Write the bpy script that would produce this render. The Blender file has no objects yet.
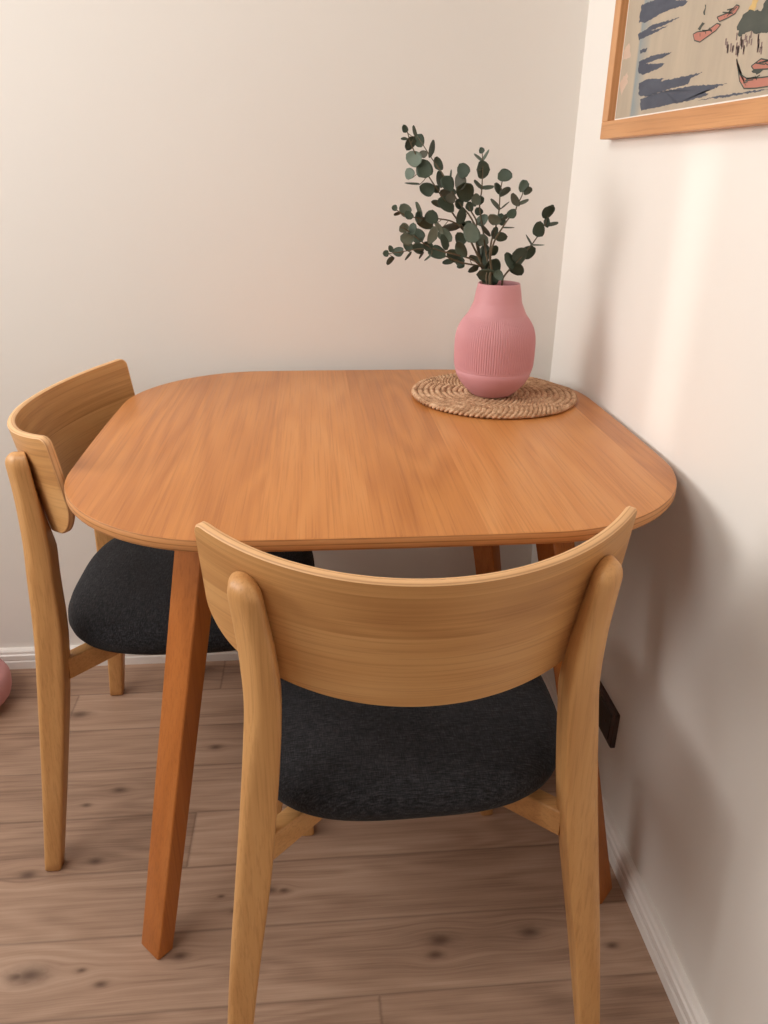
import bpy, math, random
from mathutils import Vector, Matrix
PI = math.pi
C = bpy.context.scene.collection
SC = bpy.context.scene

# ------------------------------------------------------------------ camera
CAM_R = Vector((0.99602, -0.08824, 0.01273))
CAM_D = Vector((-0.02461, -0.40928, -0.91208))
CAM_F = Vector((0.08569, 0.90813, -0.40983))
CAM_P = Vector((0, 0, 1.126))
FPX = 762.29
cd = bpy.data.cameras.new('camera')
cd.sensor_fit = 'VERTICAL'
cd.sensor_height = 36.0
cd.sensor_width = 27.0
cd.lens = FPX / 1024 * 36.0
cd.clip_start = 0.02
cam = bpy.data.objects.new('camera', cd)
C.objects.link(cam)
m3 = Matrix((CAM_R, -CAM_D, -CAM_F)).transposed()
cam.matrix_world = Matrix.Translation(CAM_P) @ m3.to_4x4()
SC.camera = cam

# ------------------------------------------------------------------ light
SC.view_settings.view_transform = 'Standard'
SC.view_settings.look = 'None'
SC.view_settings.gamma = 1.0
SC.view_settings.use_curve_mapping = False
SC.view_settings.exposure = 0.0
SC.cycles.use_denoising = True
SC.cycles.max_bounces = 10
SC.cycles.diffuse_bounces = 6
w = bpy.data.worlds.new('daylight')
SC.world = w
w.use_nodes = True
w.node_tree.nodes['Background'].inputs[0].default_value = (0.75, 0.85, 1.0, 1)
w.node_tree.nodes['Background'].inputs[1].default_value = 0.6

def area(name, loc, direction, sx, sy, power, col, spread=180):
    l = bpy.data.lights.new(name, 'AREA')
    l.shape = 'RECTANGLE'; l.size = sx; l.size_y = sy
    l.energy = power; l.color = col; l.spread = math.radians(spread)
    o = bpy.data.objects.new(name, l); C.objects.link(o)
    o.location = loc
    o.rotation_euler = Vector(direction).to_track_quat('-Z', 'Y').to_euler()
    return o
# daylight through the window in the left wall; unseen fills added behind and overhead
area('window_daylight', (-2.33, .97, 1.66), (1, 0, .2), 1.3, 1.2, 34, (1.0, 0.98, 0.955), 135)
area('rear_fill', (-.9, -2.43, 1.6), (0, 1, -.1), 1.6, 1.3, 8, (1.0, 0.98, 0.955))  # added fill light from behind the camera
area('overhead_fill', (-1.2, .35, 2.46), (.2, .5, -1), 1.1, 1.1, 35, (1.0, 0.98, 0.955))  # added fill light under the closed ceiling
# sun through the narrow gap in the left wall
sl = bpy.data.lights.new('sun', 'SUN'); sl.energy = 1.1; sl.angle = math.radians(2.2); sl.color = (1.0, 0.95, 0.90)
so = bpy.data.objects.new('sun', sl); C.objects.link(so)
so.location = (-4, 2, 3)
SUN_DIR = Vector((1.0, -0.10, -0.16)).normalized()
so.rotation_euler = SUN_DIR.to_track_quat('-Z', 'Y').to_euler()

# ------------------------------------------------------------------ helpers
def obj(name, verts, faces, mats, parent=None, smooth=True, midx=None, uvs=None, autosmooth=None):
    me = bpy.data.meshes.new(name)
    me.from_pydata([tuple(v) for v in verts], [], faces)
    if not isinstance(mats, (list, tuple)): mats = [mats]
    for m in mats: me.materials.append(m)
    if midx is not None: me.polygons.foreach_set('material_index', midx)
    if uvs is not None:
        ul = me.uv_layers.new(name='UVMap')
        for lp in me.loops: ul.data[lp.index].uv = uvs[lp.vertex_index]
    me.polygons.foreach_set('use_smooth', [smooth] * len(me.polygons))
    me.update()
    if autosmooth is not None:
        me.set_sharp_from_angle(angle=math.radians(autosmooth))
    o = bpy.data.objects.new(name, me); C.objects.link(o)
    if parent is not None: o.parent = parent
    return o

def tag(o, label, cat, group=None):
    o['label'] = label; o['category'] = cat
    if group: o['group'] = group
    return o

def thing(name, label, cat, loc=(0, 0, 0), rz=0.0, group=None):
    o = bpy.data.objects.new(name, None); C.objects.link(o)
    o.empty_display_size = 0.1
    o.location = loc; o.rotation_euler = (0, 0, rz)
    return tag(o, label, cat, group)

def struct(o):
    o['kind'] = 'structure'; return o

class MB:
    def __init__(s): s.v = []; s.f = []; s.m = []
    def add(s, v, f, mi=0):
        b = len(s.v); s.v += [Vector(p) for p in v]
        s.f += [tuple(i + b for i in q) for q in f]; s.m += [mi] * len(f)
    def box(s, x0, x1, y0, y1, z0, z1, mi=0):
        v = [(x, y, z) for z in (z0, z1) for y in (y0, y1) for x in (x0, x1)]
        s.add(v, [(0, 2, 3, 1), (4, 5, 7, 6), (0, 1, 5, 4), (2, 6, 7, 3), (0, 4, 6, 2), (1, 3, 7, 5)], mi)
    def loft(s, rings, mi=0, cap=True, close=True):
        n = len(rings[0]); v = [p for r in rings for p in r]; f = []
        for i in range(len(rings) - 1):
            for j in range(n if close else n - 1):
                k = (j + 1) % n
                f.append((i*n+j, i*n+k, (i+1)*n+k, (i+1)*n+j))
        if cap:
            f.append(tuple(reversed(range(n)))); f.append(tuple(range((len(rings)-1)*n, len(rings)*n)))
        s.add(v, f, mi)
    def tube(s, pts, rad, n=7, mi=0):
        pts = [Vector(p) for p in pts]; rings = []; up = None
        for i, p in enumerate(pts):
            t = (pts[min(i+1, len(pts)-1)] - pts[max(i-1, 0)]).normalized()
            if up is None:
                up = t.orthogonal().normalized()
            a = (up - t * up.dot(t)).normalized(); up = a; b = t.cross(a)
            r = rad[i] if isinstance(rad, (list, tuple)) else rad
            rings.append([p + (a*math.cos(2*PI*j/n) + b*math.sin(2*PI*j/n))*r for j in range(n)])
        s.loft(rings, mi)
    def build(s, name, mats, parent=None, smooth=True, autosmooth=None):
        return obj(name, s.v, s.f, mats, parent, smooth, s.m, None, autosmooth)

def poly_round(c, r, n=3):
    out = []; N = len(c)
    for i in range(N):
        p = Vector(c[i]); a = Vector(c[i-1]) - p; b = Vector(c[(i+1) % N]) - p
        ra = min(r, a.length*.48); rb = min(r, b.length*.48)
        A = p + a.normalized()*ra; B = p + b.normalized()*rb
        for k in range(n+1):
            t = k/n; out.append(A*(1-t)**2 + p*2*t*(1-t) + B*t*t)
    return out

def interp(keys, z):
    """smooth (monotone-ish) interpolation of tuples keyed on z"""
    if z <= keys[0][0]: return keys[0][1:]
    if z >= keys[-1][0]: return keys[-1][1:]
    for i in range(len(keys)-1):
        a, b = keys[i], keys[i+1]
        if a[0] <= z <= b[0]:
            h = b[0]-a[0]; t = (z-a[0])/h
            pa = keys[i-1] if i > 0 else a; pb = keys[i+2] if i+2 < len(keys) else b
            out = []
            for k in range(1, len(a)):
                ma = (b[k]-pa[k])/(b[0]-pa[0]) * h; mb = (pb[k]-a[k])/(pb[0]-a[0]) * h
                if i == 0: ma = b[k]-a[k]
                if i+2 >= len(keys): mb = b[k]-a[k]
                out.append(a[k]*(2*t**3-3*t*t+1) + ma*(t**3-2*t*t+t) + b[k]*(-2*t**3+3*t*t) + mb*(t**3-t*t))
            return tuple(out)

# ------------------------------------------------------------------ materials
def lin(r, g, b):
    f = lambda c: (c/255/12.92) if c/255 <= .04045 else ((c/255+.055)/1.055)**2.4
    return (f(r), f(g), f(b), 1)

class NT:
    def __init__(s, name):
        s.mat = bpy.data.materials.new(name); s.mat.use_nodes = True
        s.t = s.mat.node_tree; s.bsdf = s.t.nodes['Principled BSDF']
    def n(s, kind, **kw):
        x = s.t.nodes.new(kind)
        for k, v in kw.items(): setattr(x, k, v)
        return x
    def l(s, a, b): s.t.links.new(a, b)
    def setin(s, node, i, v):
        if isinstance(v, bpy.types.NodeSocket): s.l(v, node.inputs[i])
        elif v is not None: node.inputs[i].default_value = v
    def math(s, op, a, b=None, c=None, clamp=False):
        x = s.n('ShaderNodeMath', operation=op); x.use_clamp = clamp
        for i, v in enumerate((a, b, c)): s.setin(x, i, v)
        return x.outputs[0]
    def vmath(s, op, a, b=None):
        x = s.n('ShaderNodeVectorMath', operation=op)
        for i, v in enumerate((a, b)): s.setin(x, i, v)
        return x.outputs['Value'] if op in ('LENGTH', 'DISTANCE', 'DOT_PRODUCT') else x.outputs[0]
    def noise(s, vec, scale=1.0, detail=3.0, rough=.55, dist=0.0):
        x = s.n('ShaderNodeTexNoise'); s.setin(x, 'Vector', vec)
        x.inputs['Scale'].default_value = scale; x.inputs['Detail'].default_value = detail
        x.inputs['Roughness'].default_value = rough; x.inputs['Distortion'].default_value = dist
        return x.outputs[0]
    def mapping(s, vec, scale):
        x = s.n('ShaderNodeMapping'); s.setin(x, 0, vec); x.inputs['Scale'].default_value = scale
        return x.outputs[0]
    def ramp(s, fac, stops, interp='LINEAR'):
        x = s.n('ShaderNodeValToRGB'); s.setin(x, 0, fac); x.color_ramp.interpolation = interp
        el = x.color_ramp.elements
        while len(el) < len(stops): el.new(0.5)
        for e, (p, c) in zip(el, stops):
            e.position = p; e.color = c if len(c) == 4 else (*c, 1)
        return x.outputs[0]
    def mix(s, fac, a, b, mode='MIX'):
        x = s.n('ShaderNodeMix', data_type='RGBA', blend_type=mode)
        s.setin(x, 0, fac); s.setin(x, 6, a); s.setin(x, 7, b)
        return x.outputs[2]
    def bump(s, h, strength=.2, dist=.001):
        x = s.n('ShaderNodeBump'); s.setin(x, 'Height', h)
        x.inputs['Strength'].default_value = strength; x.inputs['Distance'].default_value = dist
        s.l(x.outputs[0], s.bsdf.inputs['Normal'])
    def out(s, color=None, rough=None, spec=None, **kw):
        b = s.bsdf
        if color is not None: s.setin(b, 'Base Color', color)
        if rough is not None: s.setin(b, 'Roughness', rough)
        if spec is not None: b.inputs['Specular IOR Level'].default_value = spec
        for k, v in kw.items(): s.setin(b, k, v)
        return s.mat

def plain(name, rgb, rough=.5, spec=.5, bump=0, bscale=200):
    t = NT(name)
    co = t.n('ShaderNodeTexCoord').outputs['Object']
    nz = t.noise(co, 6, 3)
    col = t.mix(nz, (*[c*.95 for c in lin(*rgb)[:3]], 1), (*[min(1, c*1.05) for c in lin(*rgb)[:3]], 1))
    if bump: t.bump(t.noise(co, bscale, 3), bump, .001)
    return t.out(col, rough, spec)

def grey(v): return (v, v, v, 1)

def wood(name, dark, mid, light, axis, rough=.42, uv=False, strips=0.0, strip_axis=0, strip_off=.037, contrast=1.0, wave=.35):
    """oak veneer: fine pores and soft bands running along `axis`"""
    t = NT(name)
    tc = t.n('ShaderNodeTexCoord')
    co = tc.outputs['UV' if uv else 'Object']
    oi = t.n('ShaderNodeObjectInfo').outputs['Random']
    cx = t.n('ShaderNodeCombineXYZ')
    t.setin(cx, 0, t.math('MULTIPLY', oi, 7.3)); t.setin(cx, 1, t.math('MULTIPLY', oi, 3.1)); t.setin(cx, 2, t.math('MULTIPLY', oi, 5.7))
    p = t.vmath('ADD', co, cx.outputs[0])
    def sc(along, across): return tuple(along if i == axis else across for i in range(3))
    stripv = None
    if strips:
        sx = t.n('ShaderNodeSeparateXYZ'); t.l(co, sx.inputs[0])
        idx = t.math('FLOOR', t.math('DIVIDE', t.math('ADD', sx.outputs[strip_axis], strip_off), strips))
        wn = t.n('ShaderNodeTexWhiteNoise', noise_dimensions='1D'); t.l(idx, wn.inputs['W'])
        stripv = wn.outputs[0]
        c2 = t.n('ShaderNodeCombineXYZ')
        for i in range(3): t.setin(c2, i, t.math('MULTIPLY', stripv, 4.0+i))
        p = t.vmath('ADD', p, c2.outputs[0])
    broad = t.noise(t.mapping(p, sc(.6, 11)), 1, 4, .6, .3)
    # growth rings: stretched noise folded into contour lines
    nr = t.noise(t.mapping(p, sc(.9, 6.5)), 1, 2, .5)
    ring = t.math('SINE', t.math('MULTIPLY', nr, 70.0))
    ring = t.math('MULTIPLY_ADD', ring, .5, .5)
    pores = t.noise(t.mapping(p, sc(5, 300)), 1, 3, .65)
    pore = t.ramp(pores, [(.36, grey(0)), (.50, grey(1))])
    fine = t.noise(t.mapping(p, sc(.8, 190)), 1, 5, .7)
    f = t.math('ADD', t.math('MULTIPLY_ADD', broad, .26, .18), t.math('MULTIPLY_ADD', fine, .22, .04))
    f = t.math('ADD', f, t.math('MULTIPLY', ring, wave*.22))
    if stripv is not None:
        f = t.math('ADD', f, t.math('MULTIPLY_ADD', stripv, .17, -.085))
    col = t.ramp(f, [(.5-.22/contrast, lin(*dark)), (.52, lin(*mid)), (.5+.28/contrast, lin(*light))])
    col = t.mix(t.math('MULTIPLY', t.math('SUBTRACT', 1.0, pore), .26), col, t.mix(1, col, (.50, .38, .28, 1), 'MULTIPLY'))
    t.bump(t.math('ADD', t.math('MULTIPLY', pore, .6), t.math('MULTIPLY', fine, .4)), .10, .0006)
    return t.out(col, t.math('MULTIPLY_ADD', fine, .16, rough-.08), .42)

def ply_edge(name, dark, light, n_layers, uv=True):
    """laminated edge: thin alternating layers (UV v runs through the thickness)"""
    t = NT(name)
    tc = t.n('ShaderNodeTexCoord')
    sx = t.n('ShaderNodeSeparateXYZ'); t.l(tc.outputs['UV'], sx.inputs[0])
    s = t.math('SINE', t.math('MULTIPLY', sx.outputs[1], n_layers*2*PI))
    s = t.math('SUBTRACT', 1.0, t.math('POWER', t.math('MULTIPLY_ADD', s, .5, .5), 7.0))
    nz = t.noise(t.mapping(tc.outputs['UV'], (30, 6, 1)), 1, 4)
    f = t.math('ADD', t.math('MULTIPLY', s, .45), t.math('MULTIPLY', nz, .6))
    col = t.ramp(f, [(.2, lin(*dark)), (.75, lin(*light))])
    t.bump(s, .06, .0004)
    return t.out(col, .5, .4)

# table: warmer, redder oak; chairs: paler, yellower oak
TB_D, TB_M, TB_L = (166, 98, 46), (201, 133, 72), (219, 157, 98)
CH_D, CH_M, CH_L = (168, 115, 64), (203, 151, 94), (220, 173, 117)
M = {}
M['table_top'] = wood('table_oak_top', TB_D, TB_M, TB_L, 1, .36, strips=.134, strip_axis=0, strip_off=.155)
M['table_leg'] = wood('table_oak_leg', (144, 80, 32), (178, 105, 47), (199, 130, 70), 2, .42)
M['table_edge'] = ply_edge('table_edge_layers', (158, 100, 54), (206, 146, 92), 3)
M['chair_z'] = wood('chair_oak_upright', CH_D, CH_M, CH_L, 2, .44)
M['chair_x'] = wood('chair_oak_rail', CH_D, CH_M, CH_L, 0, .46)
M['chair_panel'] = wood('chair_oak_veneer', CH_D, CH_M, CH_L, 0, .42, uv=True, strips=.055, strip_axis=1)
M['chair_edge'] = ply_edge('chair_edge_layers', (188, 138, 90), (226, 180, 130), 2)
M['frame_x'] = wood('frame_oak_rail', (168, 114, 70), (202, 148, 100), (216, 170, 124), 1, .45)
M['frame_z'] = wood('frame_oak_stile', (168, 114, 70), (202, 148, 100), (216, 170, 124), 2, .45)
M['white'] = plain('white_gloss_paint', (236, 230, 224), .38, .5)
M['mount'] = plain('white_mount_card', (240, 236, 228), .8, .2)

def wall_mat():
    t = NT('off_white_wall_paint')
    co = t.n('ShaderNodeTexCoord').outputs['Object']
    n1 = t.noise(co, 1.2, 3); n2 = t.noise(co, 90, 4, .6); n3 = t.noise(co, 14, 3)
    col = t.mix(n1, lin(228, 223, 216), lin(233, 228, 221))
    h = t.math('ADD', t.math('MULTIPLY', n2, .5), t.math('MULTIPLY', n3, 1.0))
    t.bump(h, .10, .002)
    return t.out(col, .62, .35)
M['wall'] = wall_mat()
M['ceiling'] = plain('ceiling_paint', (196, 192, 186), .9, .1)  # toned down to lower the bounce; ceiling is out of view

def floor_mat():
    t = NT('oak_laminate_planks')
    co = t.n('ShaderNodeTexCoord').outputs['Object']
    sx = t.n('ShaderNodeSeparateXYZ'); t.l(co, sx.inputs[0])
    X, Y = sx.outputs[0], sx.outputs[1]
    W = .1265; LEN = 1.29
    q = t.math('DIVIDE', t.math('SUBTRACT', Y, .741), W)
    idx = t.math('FLOOR', q); fy = t.math('FRACT', q)
    xo = t.math('ADD', t.math('MULTIPLY', idx, .3237), .073+.3237)
    qx = t.math('DIVIDE', t.math('SUBTRACT', X, xo), LEN)
    ix = t.math('FLOOR', qx); fx = t.math('FRACT', qx)
    wn = t.n('ShaderNodeTexWhiteNoise', noise_dimensions='2D')
    cb = t.n('ShaderNodeCombineXYZ'); t.setin(cb, 0, idx); t.setin(cb, 1, ix); t.l(cb.outputs[0], wn.inputs['Vector'])
    rnd = wn.outputs[0]
    # knots
    knots_and_shade = [(.177, .821, .020), (.166, .797, .013), (.325, .824, .018), (-.455, .813, .024), (-.474, .812, .014), (-.379, .815, .007),
             (-.233, .827, .012), (-.518, .999, .016), (-.41, 1.02, .014), (-.098, .936, .013), (-.075, .934, .009),  # the spot beside the left chair's foot is its shadow, painted in
             (-.545, 1.43, .020), (-.405, 1.19, .012), (-.46, 1.155, .009), (-.35, 1.52, .022), (-.12, 1.47, .018),
             (-.095, 1.40, .012), (-.18, .93, .006), (-.155, .90, .006), (-.345, .79, .010), (.45, .79, .01), (-.23, 1.30, .012)]
    warp = None; dark = None
    wob = t.noise(t.mapping(co, (40, 90, 1)), 1, 4)
    for kx, ky, r in knots_and_shade:
        dx = t.math('MULTIPLY', t.math('SUBTRACT', X, kx), 1/(r*2.0))
        dy = t.math('MULTIPLY', t.math('SUBTRACT', Y, ky), 1/(r*1.0))
        d2 = t.math('ADD', t.math('MULTIPLY', dx, dx), t.math('MULTIPLY', dy, dy))
        g = t.math('EXPONENT', t.math('MULTIPLY', d2, -.45))
        k = t.math('EXPONENT', t.math('MULTIPLY', d2, t.math('MULTIPLY_ADD', wob, -5.0, -.6)))
        wv = t.math('MULTIPLY', t.math('MULTIPLY', g, dy), r*.9)
        warp = wv if warp is None else t.math('ADD', warp, wv)
        dark = k if dark is None else t.math('MAXIMUM', dark, k)
    Yw = t.math('SUBTRACT', Y, warp)
    cv = t.n('ShaderNodeCombineXYZ'); t.setin(cv, 0, t.math('ADD', X, t.math('MULTIPLY', rnd, 9.0))); t.setin(cv, 1, Yw); t.setin(cv, 2, t.math('MULTIPLY', rnd, 4.0))
    p = cv.outputs[0]
    n1 = t.noise(t.mapping(p, (1.3, 15, 1)), 1, 5, .6, .2)
    n2 = t.noise(t.mapping(p, (4, 200, 1)), 1, 6, .75)
    nr = t.noise(t.mapping(p, (1.0, 8, 1)), 1, 2)
    ring = t.math('MULTIPLY_ADD', t.math('SINE', t.math('MULTIPLY', nr, 85.0)), .5, .5)
    n4 = t.noise(t.mapping(co, (2.5, 4, 1)), 1, 3)
    f = t.math('ADD', t.math('MULTIPLY_ADD', n1, .40, .02), t.math('MULTIPLY', n2, .42))
    f = t.math('ADD', f, t.math('MULTIPLY', ring, .07))
    f = t.math('ADD', f, t.math('MULTIPLY_ADD', rnd, .12, -.06))
    f = t.math('ADD', f, t.math('MULTIPLY_ADD', n4, .16, -.08))
    col = t.ramp(f, [(.30, lin(128, 100, 82)), (.49, lin(167, 136, 114)), (.68, lin(192, 163, 141))])
    col = t.mix(t.math('MULTIPLY', dark, .8), col, lin(76, 52, 40))
    # joints
    ey = t.math('MULTIPLY', t.math('MINIMUM', fy, t.math('SUBTRACT', 1.0, fy)), W)
    ex = t.math('MULTIPLY', t.math('MINIMUM', fx, t.math('SUBTRACT', 1.0, fx)), LEN)
    e = t.math('MINIMUM', ey, ex)
    j = t.ramp(e, [(0.0003, grey(1)), (0.0012, grey(0))])
    col = t.mix(t.math('MULTIPLY', j, .42), col, lin(78, 56, 44))
    t.bump(t.math('SUBTRACT', t.math('MULTIPLY', n2, .4), j), .2, .0012)
    return t.out(col, t.math('MULTIPLY_ADD', n2, .15, .42), .4)
M['floor'] = floor_mat()

def fabric_mat():
    t = NT('charcoal_woven_fabric')
    co = t.n('ShaderNodeTexCoord').outputs['Object']
    a = t.noise(t.mapping(co, (90, 900, 300)), 1, 2); b = t.noise(t.mapping(co, (900, 110, 300)), 1, 2)
    c = t.noise(co, 8, 3)
    s = t.math('ADD', t.math('MULTIPLY', a, .6), t.math('MULTIPLY', b, .4))
    f = t.math('ADD', s, t.math('MULTIPLY_ADD', c, .16, -.08))
    col = t.ramp(f, [(.36, lin(24, 23, 24)), (.52, lin(42, 41, 43)), (.70, lin(66, 65, 67))])
    t.bump(s, .5, .0012)
    return t.out(col, .92, .12, **{'Sheen Weight': .05})
M['fabric'] = fabric_mat()

def vase_mat():
    t = NT('matt_pink_ceramic')
    co = t.n('ShaderNodeTexCoord').outputs['Object']
    col = t.mix(t.noise(co, 12, 3), lin(198, 140, 144), lin(205, 147, 150))
    t.bump(t.noise(co, 400, 2), .06, .0004)
    return t.out(col, .55, .35)
M['vase'] = vase_mat()

def mat_rope():
    t = NT('water_hyacinth_braid')
    co = t.n('ShaderNodeTexCoord').outputs['Object']
    n = t.noise(co, 70, 4, .6); n2 = t.noise(co, 420, 2)
    f = t.math('ADD', t.math('MULTIPLY', n, .7), t.math('MULTIPLY', n2, .3))
    col = t.ramp(f, [(.34, lin(146, 108, 78)), (.5, lin(194, 154, 120)), (.66, lin(222, 188, 154))])
    t.bump(n2, .5, .001)
    return t.out(col, .8, .2)
M['rope'] = mat_rope()

def leaf_mat(name, a, b):
    t = NT(name)
    co = t.n('ShaderNodeTexCoord').outputs['Object']
    col = t.mix(t.noise(co, 45, 3), lin(*a), lin(*b))
    return t.out(col, .55, .3)
M['leaf'] = leaf_mat('eucalyptus_leaf', (50, 60, 48), (74, 84, 68))
M['leaf_pale'] = leaf_mat('eucalyptus_leaf_reflection', (90, 102, 88), (116, 126, 112))  # reflected light put into the colour of some leaves
M['leaf_red'] = leaf_mat('eucalyptus_leaf_young', (66, 64, 52), (84, 82, 68))
M['stem'] = plain('eucalyptus_stem', (98, 86, 66), .6, .3)
M['socket'] = plain('dark_brown_plastic', (62, 43, 36), .35, .5)
M['socket_in'] = plain('black_brown_plastic', (30, 20, 17), .28, .5)
M['pouf'] = plain('pale_pink_fabric', (214, 160, 162), .9, .15, .4, 300)
M['pane'] = plain('frosted_window_pane', (225, 228, 230), .6, .3)
M['filler'] = plain('pale_wall_filler', (236, 216, 196), .8, .2)
M['wall_dim'] = plain('dimmed_wall_paint', (120, 113, 106), .9, .1)  # unseen walls, darkened to cut bounce light

# ------------------------------------------------------------------ the room
XR, YB = 0.522, 1.633           # right wall, back wall
XL, YF, ZC = -2.4, -2.5, 2.5
def boxes(name, mat, bl, autosmooth=None):
    b = MB()
    for q in bl: b.box(*q)
    return struct(b.build(name, mat, None, False))
boxes('floor', M['floor'], [(XL-.1, XR+.1, YF-.1, YB+.1, -.1, 0)])
boxes('ceiling', M['ceiling'], [(XL-.1, XR+.1, YF-.1, YB+.1, ZC, ZC+.1)])
boxes('wall_back', M['wall'], [(XL-.1, XR+.1, YB, YB+.1, 0, ZC)])
boxes('wall_right', M['wall'], [(XR, XR+.1, YF, YB, 0, ZC)])
# left wall: a wide window, and beside it a narrow gap where the sun comes in
wy0, wy1, wz0, wz1 = .25, 1.3, 1.0, 2.3
sy0, sy1, sz0, sz1 = 1.345, 1.405, 1.20, 1.66
boxes('wall_left', M['wall_dim'], [(XL-.1, XL, YF, wy0, 0, ZC), (XL-.1, XL, wy0, wy1, 0, wz0), (XL-.1, XL, wy0, wy1, wz1, ZC),
                               (XL-.1, XL, wy1, sy0, 0, ZC), (XL-.1, XL, sy0, sy1, 0, sz0), (XL-.1, XL, sy0, sy1, sz1, ZC),
                               (XL-.1, XL, sy1, YB, 0, ZC)])
dx0, dx1, dz1 = -1.8, -.2, 2.2
boxes('wall_front', M['wall_dim'], [(XL, dx0, YF-.1, YF, 0, ZC), (dx1, XR, YF-.1, YF, 0, ZC), (dx0, dx1, YF-.1, YF, dz1, ZC)])
def window(name, plane, a0, a1, z0, z1, mull):
    o = bpy.data.objects.new(name, None); C.objects.link(o); struct(o)
    f = MB(); t = .05
    def bx(p0, p1, q0, q1, mb, d0, d1):
        if plane == 'x': mb.box(XL-d1, XL-d0, p0, p1, q0, q1)
        else: mb.box(p0, p1, YF-d1, YF-d0, q0, q1)
    bx(a0, a0+t, z0, z1, f, .01, .07); bx(a1-t, a1, z0, z1, f, .01, .07)
    bx(a0+t, a1-t, z0, z0+t, f, .01, .07); bx(a0+t, a1-t, z1-t, z1, f, .01, .07)
    for i in range(1, mull):
        c = a0+(a1-a0)*i/mull; bx(c-.03, c+.03, z0+t, z1-t, f, .01, .07)
    f.build('window_frame', M['white'], o, False)
    p = MB(); bx(a0+t, a1-t, z0+t, z1-t, p, .035, .045)
    p.build('window_pane', M['pane'], o, False)
window('window_1', 'x', wy0, wy1, wz0, wz1, 2)
window('window_2', 'y', dx0, dx1, 0, dz1, 2)

def profile_board(name, prof, along, c0, c1):
    """skirting: prof = (distance from wall, z) outline swept along the wall"""
    b = MB(); rings = []
    for c in (c0, c1):
        rings.append([(c, YB-d, z) if along == 'x' else (XR-d, c, z) for d, z in prof])
    b.loft(rings, 0)
    return struct(b.build(name, M['white'], None, False))
prof = [(0, 0), (.018, 0), (.018, .020), (.0165, .0225), (.0140, .0225), (.0140, .0245), (.0165, .0250), (.0165, .037), (.0135, .0395), (.0125, .046), (.009, .0505), (0, .0515)]
profile_board('baseboard_back', prof, 'x', XL, XR-.018)
profile_board('baseboard_right', prof, 'y', YF, YB)

# ------------------------------------------------------------------ table
def PX(u, v, y=None, z=None, x=None):
    d = CAM_R*(u-384) + CAM_D*(v-512) + CAM_F*FPX
    if y is not None: k = y/d.y
    elif z is not None: k = (z-CAM_P.z)/d.z
    else: k = x/d.x
    return CAM_P + d*k

TZ = .74
table = thing('dining_table', 'square oak dining table with rounded corners and splayed legs, pushed into the room corner', 'table', (.085, 1.187, 0))
def outline(hx, hy, r, bow, n=22):
    """rounded rectangle whose sides bow out slightly; hx, hy include the bow"""
    ax, ay = hx-bow, hy-bow
    pts = []
    for qx, qy, a0 in ((1, 1, 0), (-1, 1, 90), (-1, -1, 180), (1, -1, 270)):
        cx, cy = qx*(ax-r), qy*(ay-r)
        for i in range(n+1):
            a = math.radians(a0+90*i/n)
            pts.append((cx+r*math.cos(a), cy+r*math.sin(a)))
        # straight run to the next corner
        nx, ny, _ = {(1, 1): (-1, 1, 0), (-1, 1): (-1, -1, 0), (-1, -1): (1, -1, 0), (1, -1): (1, 1, 0)}[(qx, qy)]
        a = math.radians(a0+90)
        p0 = (cx+r*math.cos(a), cy+r*math.sin(a)); p1 = (nx*(ax-r)+r*math.cos(a), ny*(ay-r)+r*math.sin(a))
        for i in range(1, 12):
            t = i/12; pts.append((p0[0]*(1-t)+p1[0]*t, p0[1]*(1-t)+p1[1]*t))
    out = []
    for x, y in pts:
        fx = bow*(1-min(1, abs(y)/ay)**2); fy = bow*(1-min(1, abs(x)/ax)**2)
        out.append((x*(1+fx/ax), y*(1+fy/ay)))
    return out
def build_top():
    O = outline(.429, .402, .225, .010)
    n = len(O)
    def off(d, z):
        r = []
        for i in range(n):
            a = Vector((*O[i-1], 0)); b = Vector((*O[(i+1) % n], 0)); t = (b-a).normalized()
            r.append(Vector((O[i][0]-t.y*d*1.0, O[i][1]+t.x*d, z)))
        return r
    rings = [(off(.0035, TZ)), off(.001, TZ-.0008), off(0, TZ-.003), off(0, TZ-.0135), off(.0015, TZ-.0160), off(.012, TZ-.0190)]
    v = [p for r in rings for p in r]; f = []; mi = []
    f.append(tuple(range(n))); mi.append(0)
    for i in range(len(rings)-1):
        for j in range(n):
            k = (j+1) % n
            f.append((i*n+j, (i+1)*n+j, (i+1)*n+k, i*n+k)); mi.append(0 if i == 0 else 1)
    f.append(tuple(reversed(range((len(rings)-1)*n, len(rings)*n)))); mi.append(0)
    uv = []; 
    for i, r in enumerate(rings):
        for j in range(n): uv.append((j/n*2.6, (TZ-r[j].z)/.019))
    o = obj('tabletop', v, f, [M['table_top'], M['table_edge']], table, True, mi, uv, 40)
build_top()
def table_leg(foot, top):
    """tapered square leg set on the diagonal, soft arrises"""
    base = Vector((.085, 1.187, 0))
    f = Vector((*foot, 0)) - base; t = Vector((*top, TZ-.0185)) - base
    rings = []
    for k in range(13):
        s = k/12
        c = f.lerp(t, s)
        h = .0235 + (.0305-.0235)*s
        g = .0145 + (.0165-.0145)*s
        out = Vector((foot[0]-.09, foot[1]-1.187, 0)); out = Vector((math.copysign(1, out.x), math.copysign(1, out.y), 0)).normalized()
        tan = Vector((-out.y, out.x, 0))
        if k == 0:
            rings.append([c+p for p in poly_round([out*(g-.002)+tan*(h-.002), out*-(g-.002)+tan*(h-.002), out*-(g-.002)-tan*(h-.002), out*(g-.002)-tan*(h-.002)], .004)])
            c = c + Vector((0, 0, .003))
        rings.append([c+p for p in poly_round([out*g+tan*h, -out*g+tan*h, -out*g-tan*h, out*g-tan*h], .0045)])
    b = MB(); b.loft(rings); b.build('leg', M['table_leg'], table, True, 30)
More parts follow.
